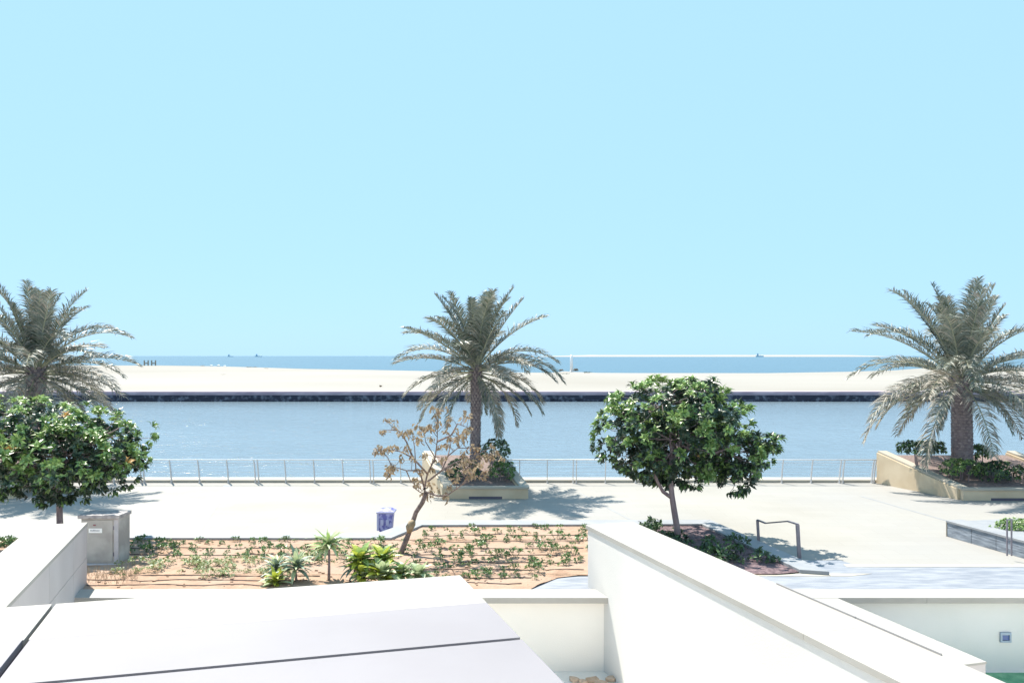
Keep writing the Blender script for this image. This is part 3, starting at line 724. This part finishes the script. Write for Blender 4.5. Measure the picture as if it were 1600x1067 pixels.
rosette_plant('spiky_plant', Y_(463, 882, 21.3), .25, 40, .58, .11, PG+BG, 'pale green spiky plant on a stem at the right of the left cluster')
rosette_plant('spiky_plant', Y_(430, 905, 21.0), .25, 36, .5, .11, PG+[M['yel']], 'low yellowish spiky plant nearest the white roof edge')
rosette_plant('broadleaf_plant', Y_(562, 872, 21.1), .25, 34, .5, .19, [M['yel'], M['lf2']], 'yellow green broad leaved plant at the upper left of the bright clump')
rosette_plant('broadleaf_plant', Y_(598, 872, 21.3), .25, 34, .52, .19, [M['yel'], M['lf2']], 'yellow green broad leaved plant at the upper right of the bright clump')
rosette_plant('broadleaf_plant', Y_(598, 896, 20.8), .25, 40, .56, .21, [M['yel'], M['palegr']], 'brightest yellow green broad leaved plant at the roof edge below the withered tree')
rosette_plant('broadleaf_plant', Y_(566, 897, 20.9), .25, 28, .46, .18, [M['palegr'], M['yel']], 'pale broad leaved plant at the lower left of the bright clump')
rosette_plant('broadleaf_plant', Y_(655, 897, 20.9), .25, 34, .5, .18, [M['palegr']], 'pale green broad leaved plant at the right end of the clump')
rosette_plant('broadleaf_plant', Y_(627, 893, 21.1), .25, 28, .46, .17, [M['palegr'], M['lf2']], 'pale green broad leaved plant between the bright one and the right end one')

# ------------------------------------------------------------------ cabinet
cb = thing('utility_cabinet', (-11.0, 23.4, .2), 'weathered grey metal utility cabinet on a pale concrete base behind the left wall', 'cabinet')
cx0, cx1 = (127-800)/F*23.1, (186-800)/F*23.1; cy0, cy1 = 23.1, 23.75
zt = CH-(804-HZ)/F*23.1; zb_ = CH-(880-HZ)/F*23.1
def cobj(nm, lo, hi, m, bev=.006): b = MB(); b.box(lo, hi); return b.obj(nm, M[m], cb, bevel=bev)
cobj('plinth', (cx0-.06, cy0-.10, .15), (cx1+.08, cy1+.1, zb_), 'conc', .02)
cobj('body', (cx0, cy0, zb_+.002), (cx1, cy1, zt-.1), 'cab')
cobj('lid', (cx0-.07, cy0-.07, zt-.098), (cx1+.03, cy1+.05, zt), 'cabtop', .01)
cobj('door', (cx0+.03, cy0-.02, zb_+.06), (cx1-.16, cy0-.002, zt-.14), 'cab', .004)
cobj('corner_post', (cx1-.13, cy0-.016, zb_+.03), (cx1-.01, cy0-.002, zt-.11), 'conc', .004)
pz = CH-(832-HZ)/F*23.1; px0 = (138-800)/F*23.06; px1 = (159-800)/F*23.06
pl_ = cobj('name_plate', (px0, cy0-.026, pz), (px1, cy0-.021, pz+.12), 'plate', 0)
b = MB(); xx = px0+.05
for k in range(7): b.box((xx, cy0-.03, pz+.045), (xx+.026, cy0-.0262, pz+.045+R.choice((.03, .03, .042)))); xx += .036
o = b.obj('print', M['ink'], cb)
cobj('badge', (px0+.12, cy0-.026, pz+.19), (px0+.19, cy0-.021, pz+.225), 'redink', 0); 
cobj('hinge', (cx1-.15, cy0-.03, zt-.4), (cx1-.13, cy0-.003, zt-.3), 'darksteel', 0); cobj('hinge', (cx1-.15, cy0-.03, zb_+.2), (cx1-.13, cy0-.003, zb_+.3), 'darksteel', 0)

# ------------------------------------------------------------------ blue bin behind the kerb
kx, ky = (603-800)/F*28.3, 28.35
bn = thing('litter_bin', (kx, ky, 0), 'blue and violet litter bin with a flared lid behind the white kerb', 'bin')
def tapered(b, cx, cy, z0, z1, a0, a1, b0, b1):
    p = [(-1, -1), (1, -1), (1, 1), (-1, 1)]; i = len(b.v)
    for z, a, c in ((z0, a0, b0), (z1, a1, b1)): b.v += [(cx+sx*a, cy+sy*c, z) for sx, sy in p]
    b.f.append((i+3, i+2, i+1, i)); b.f.append((i+4, i+5, i+6, i+7)); b.m += [b.slot]*2
    for k in range(4): b.f.append((i+k, i+(k+1) % 4, i+4+(k+1) % 4, i+4+k)); b.m.append(b.slot)
b = MB(); tapered(b, kx, ky, .05, .66, .20, .25, .2, .25); b.obj('body', M['blue'], bn, bevel=.02)
b = MB(); tapered(b, kx+.01, ky, .662, .72, .29, .30, .29, .30); b.obj('rim', M['bluelight'], bn, bevel=.012)
b = MB(); tapered(b, kx+.02, ky, .722, .80, .29, .16, .28, .16); b.obj('lid', M['blue'], bn, bevel=.02)
b = MB(); b.box((kx-.27, ky-.27, .1), (kx-.20, ky-.2, .66)); b.obj('corner_strip', M['bluelight'], bn, bevel=.01)
for sx in (-.1, .08):
    b = MB(); b.prism([(kx+sx-.05, ky-.262), (kx+sx+.05, ky-.262), (kx+sx+.05, ky-.256), (kx+sx-.05, ky-.256)], .28, .46); b.obj('sticker', M['bluelight'], bn, bevel=.015)

# ------------------------------------------------------------------ handrails at the steps
hr = thing('handrail', (7.6, 25, .3), 'dark steel handrail with two flat posts beside the kerb of the shaded bed', 'handrail')
def bar(p, q, w, th, name, par):
    b = MB(); p = Vector(p); q = Vector(q); d = (q-p).normalized(); s = Vector((1, 0, 0)) if abs(d.z) > .5 else Vector((0, 0, 1)); n = d.cross(s).normalized(); s = s*w/2; n = n*th/2
    i = len(b.v); b.v += [tuple(x) for x in (p-s-n, p+s-n, p+s+n, p-s+n, q-s-n, q+s-n, q+s+n, q-s+n)]
    for f in ((3, 2, 1, 0), (4, 5, 6, 7), (0, 1, 5, 4), (1, 2, 6, 5), (2, 3, 7, 6), (3, 0, 4, 7)): b.f.append(tuple(i+k for k in f)); b.m.append(0)
    return b.obj(name, M['darksteel'], par)
p1t, p1b = at_y(1183.5, 812, 25.7), at_y(1185.5, 846, 25.7); p2t, p2b = at_y(1246, 819, 24.0), at_y(1249, 872, 24.0)
bar(p1b, p1t, .075, .05, 'post', hr); bar(p2b, p2t, .095, .06, 'post', hr)
pts = [p1t, at_y(1196, 817, 25.4), at_y(1231, 814, 24.4), p2t+Vector((.02, 0, 0))]
for a, c in zip(pts, pts[1:]): bar(a, c, .04, .05, 'rail', hr)
# retaining wall clad in slate at the right
rw = thing('slate_wall', (18, 25, 0), 'low slate clad planter wall at the right edge with pale blue grey top', 'wall')
W0 = at_z(1480, 838, 0); dB = Vector((-.223, 1, 0)).normalized(); nB = Vector((dB.y, -dB.x, 0))
def WP(s, o): v = W0-dB*s+nB*o; return (v.x, v.y)
segs = [0, 1.05, 2.05, 3.5, 5.0, 6.6]
b = MB(); b.prism([WP(3.6, .03), WP(3.6, .7), WP(0, .7), WP(0, .03)], .004, .45); b.obj('core', M['grout'], rw)
for s0, s1 in zip(segs[:4], segs[1:4]):
    for z0, z1 in ((.006, .15), (.155, .30), (.305, .45)):
        b = MB(); b.prism([WP(s1-.01, 0), WP(s1-.01, .027), WP(s0+.01, .027), WP(s0+.01, 0)], z0, z1); b.obj('slate_panel', M['slateface'], rw)
b = MB(); b.prism([WP(3.62, -.03), WP(3.62, .6), WP(-.03, .6), WP(-.03, -.03)], .453, .52); b.obj('coping_stone', M['kerb'], rw, bevel=.006)
b = MB(); b.prism([WP(3.62, .61), WP(3.62, 12), WP(-.03, 12), WP(-.03, .61)], .004, .47); b.obj('raised_bed', M['kerb'], rw)
b = MB(); b.prism([WP(-.035, 0), WP(-.035, .6), WP(-.06, .6), WP(-.06, 0)][::-1], .004, .45); b.obj('end_panel', M['strip'], rw)
# return face to the right of the near corner
b = MB(); c0 = WP(3.63, 0); b.prism([(c0[0], c0[1]), (c0[0]+12, c0[1]), (c0[0]+12, c0[1]+.03), (c0[0], c0[1]+.03)], .006, .45); b.obj('slate_panel', M['slateface'], rw)
shrub('hedge', Y_(1600, 824, 26.6), (.95, .35, .24), 260, .10, [L1, L2, L1], 'bright green low hedge on the raised slate bed at the right edge', stems=False, cat='hedge')
h2 = thing('handrail', (14, 24.3, 0), 'thin dark steel handrail seen end on at the corner of the slate wall', 'handrail')
for u, dy in ((1573.5, 0), (1580.5, .25)):
    bar(at_y(u, 868, 24.15+dy), at_y(u, 812, 24.15+dy), .035, .035, 'post', h2)
bar(at_y(1573, 812, 24.15), at_y(1581, 811, 24.4), .03, .04, 'rail', h2); bar(at_y(1573, 845, 24.15), at_y(1581, 844, 24.4), .02, .02, 'rail', h2)
# wall light
wl = thing('wall_light', (*at_y(1571, 995, 19.9)[:2], -.8), 'small square recessed light with blue glass in the pale garden wall', 'wall light')
c = at_y(1571, 995, 19.93)
b = MB(); 
for (a0, b0, a1, b1) in ((-.125, -.115, .125, -.07), (-.125, .055, .125, .115), (-.125, -.068, -.085, .053), (.085, -.068, .125, .053)): b.box((c.x+a0, 19.90, c.z+b0), (c.x+a1, 19.948, c.z+b1))
b.obj('frame', M['lampframe'], wl); b = MB(); b.box((c.x-.083, 19.93, c.z-.066), (c.x+.083, 19.947, c.z+.051)); b.obj('glass', M['lampblue'], wl)
# stones at the foot of the low wall
R.seed(9)
labs = ['small tan stone', 'flat cream stone', 'broken pinkish stone', 'rounded orange stone', 'long pale stone']
for k in range(5):
    p = at_z(898+k*14, 1058+R.uniform(-6, 8), -1.42); b = MB(); n = 7; s = R.uniform(.12, .2)
    pl2 = [(p.x+math.cos(2*math.pi*i/n)*s*R.uniform(.7, 1.1), p.y+math.sin(2*math.pi*i/n)*s*R.uniform(.6, 1)) for i in range(n)]
    b.prism(pl2, -1.5, [-1.5+R.uniform(.06, .12) for _ in range(n)]); tag(b.obj('stone', M['stonep'], bevel=.02), labs[k]+' on the sunken terrace at the foot of the low wall', 'stone', 'stones at the foot of the low wall')

# ------------------------------------------------------------------ far things on the sand and sea
def ground_at(u, v): return at_z(u, v, .3)
for (u, lab) in ((228.5, 'left of two small brown timber stands on the far beach'), (240, 'right of two small brown timber stands on the far beach')):
    p = ground_at(u, 571.3); t = thing('beach_stand', p, lab, 'beach stand', 'timber stands on the far beach'); k = p.y/F
    for sx in (-3, 3): b = MB(); b.box((p.x+sx*k-.25, p.y-.3, .2), (p.x+sx*k+.25, p.y+.3, .3+8.5*k)); b.obj('post', M['wood'], t)
    b = MB(); b.box((p.x-3*k, p.y-.5, .3+3*k), (p.x+3*k, p.y+.5, .3+4.6*k)); b.obj('deck', M['wood'], t)
p = ground_at(893, 581.2); k = p.y/F; t = thing('white_mast', p, 'tall slim white mast standing on the far beach', 'mast')
b = MB(); b.tube([(p.x, p.y, .2), (p.x, p.y, .3+22*k), (p.x, p.y, .3+27*k)], [2.6*k, 2.2*k, 1.4*k], 8); b.obj('shaft', M['whitep'], t, smooth=True)
b = MB(); b.box((p.x-3*k, p.y-.5, .2), (p.x+3*k, p.y+.5, .3+1.2*k)); b.obj('base', M['whitep'], t)
R.seed(3)
for (u, v, du, dv, lab) in ((884, 584.5, 6, 1.4, 'low grey scrub at the left foot of the white mast'), (877, 580, 3, 2.4, 'thin pale scrub left of the white mast'), (900, 580, 3, 3.2, 'thin pale scrub right of the white mast'), (919, 583, 7, 1.8, 'dark low scrub patch right of the white mast'),
        (393, 574.5, 9, 1.3, 'low ochre scrub patch on the left beach crest'), (595, 604.5, 1.8, 2.0, 'lone dark tuft on the sand near the far quay'), (316, 572, 3, .9, 'small brown scrub on the left beach crest'), (416, 576, 3, .8, 'tiny brown scrub right of the ochre patch'), (349, 585.5, 5, .7, 'faint brown tuft on the left sand')):
    p = at_z(u, v, .25); k = p.y/F; t = thing('scrub', p, lab, 'scrub'); b = MB()
    for j in range(60):
        q = p+Vector((R.uniform(-1, 1)*du*k, R.uniform(-1, 1)*du*k*.4, abs(R.uniform(0, 1))*dv*k*(1-.5*R.random()))); b.slot = 0
        leaf(b, q, (Vector((0, 0, 1))+rv(1)).normalized(), rv().normalized(), dv*k*.8, dv*k*.5)
    b.obj('foliage', M['dry2'] if du < 6 or u == 393 else M['fr2'], t)
for (u, v, s, lab) in ((330, 571.4, 1.0, 'leftmost pale beached block on the left crest'), (341, 571.6, 1.6, 'largest white beached block on the left crest'), (351, 572.2, 1.0, 'rightmost pale beached block on the left crest')):
    p = at_z(u, v, .25); k = p.y/F; b = MB(); b.prism([(p.x-2*k, p.y), (p.x+2*k, p.y-.4), (p.x+1.6*k, p.y+1), (p.x-1.4*k, p.y+.8)], .1, [.3+s*k, .3+s*.6*k, .3+s*k, .3+s*k]); tag(b.obj('beach_block', M['whitep'], bevel=.1), lab, 'block')
def ship(u, Y, ln, h, lab):
    x = (u-800)/F*Y; t = thing('ship', (x, Y, -1.3), lab, 'ship', 'ships on the horizon'); b = MB()
    b.prism([(x-ln*.5, Y), (x+ln*.42, Y-ln*.06), (x+ln*.5, Y), (x+ln*.42, Y+ln*.06)], -1.5, [h*.32, h*.32, h*.42, h*.32]); b.obj('hull', M['ship'], t)
    b = MB(); b.box((x-ln*.36, Y-ln*.04, h*.325), (x-ln*.16, Y+ln*.04, h)); b.obj('superstructure', M['ship'], t)
    b = MB(); b.box((x+ln*.05, Y-1, h*.325), (x+ln*.07, Y+1, h*.75)); b.obj('mast', M['ship'], t)
ship(360, 7000, 48, 18, 'faint ship on the left horizon, left one of two'); ship(404, 7000, 60, 20, 'faint ship on the left horizon, right one of two'); ship(1187, 6500, 60, 24, 'faint ship on the horizon at right over the far sand island')
# far low island
b = MB(); Y = 7000; n = 60
x0, x1 = (845-800)/F*Y, (1400-800)/F*Y
for i in range(n+1):
    f = i/n; x = x0+(x1-x0)*f; h = 15*min(1, f*6, (1-f)*8)*(.9+.1*nz((f*20, 0, 0))); b.v += [(x, Y, -2), (x, Y+60, h), (x, Y+900, h+1), (x, Y+1000, -2)]
for i in range(n):
    for r in range(3): b.f.append((i*4+r, (i+1)*4+r, (i+1)*4+r+1, i*4+r+1)); b.m.append(0)
tag(b.obj('far_sand_island', M['spit']), kind='structure')
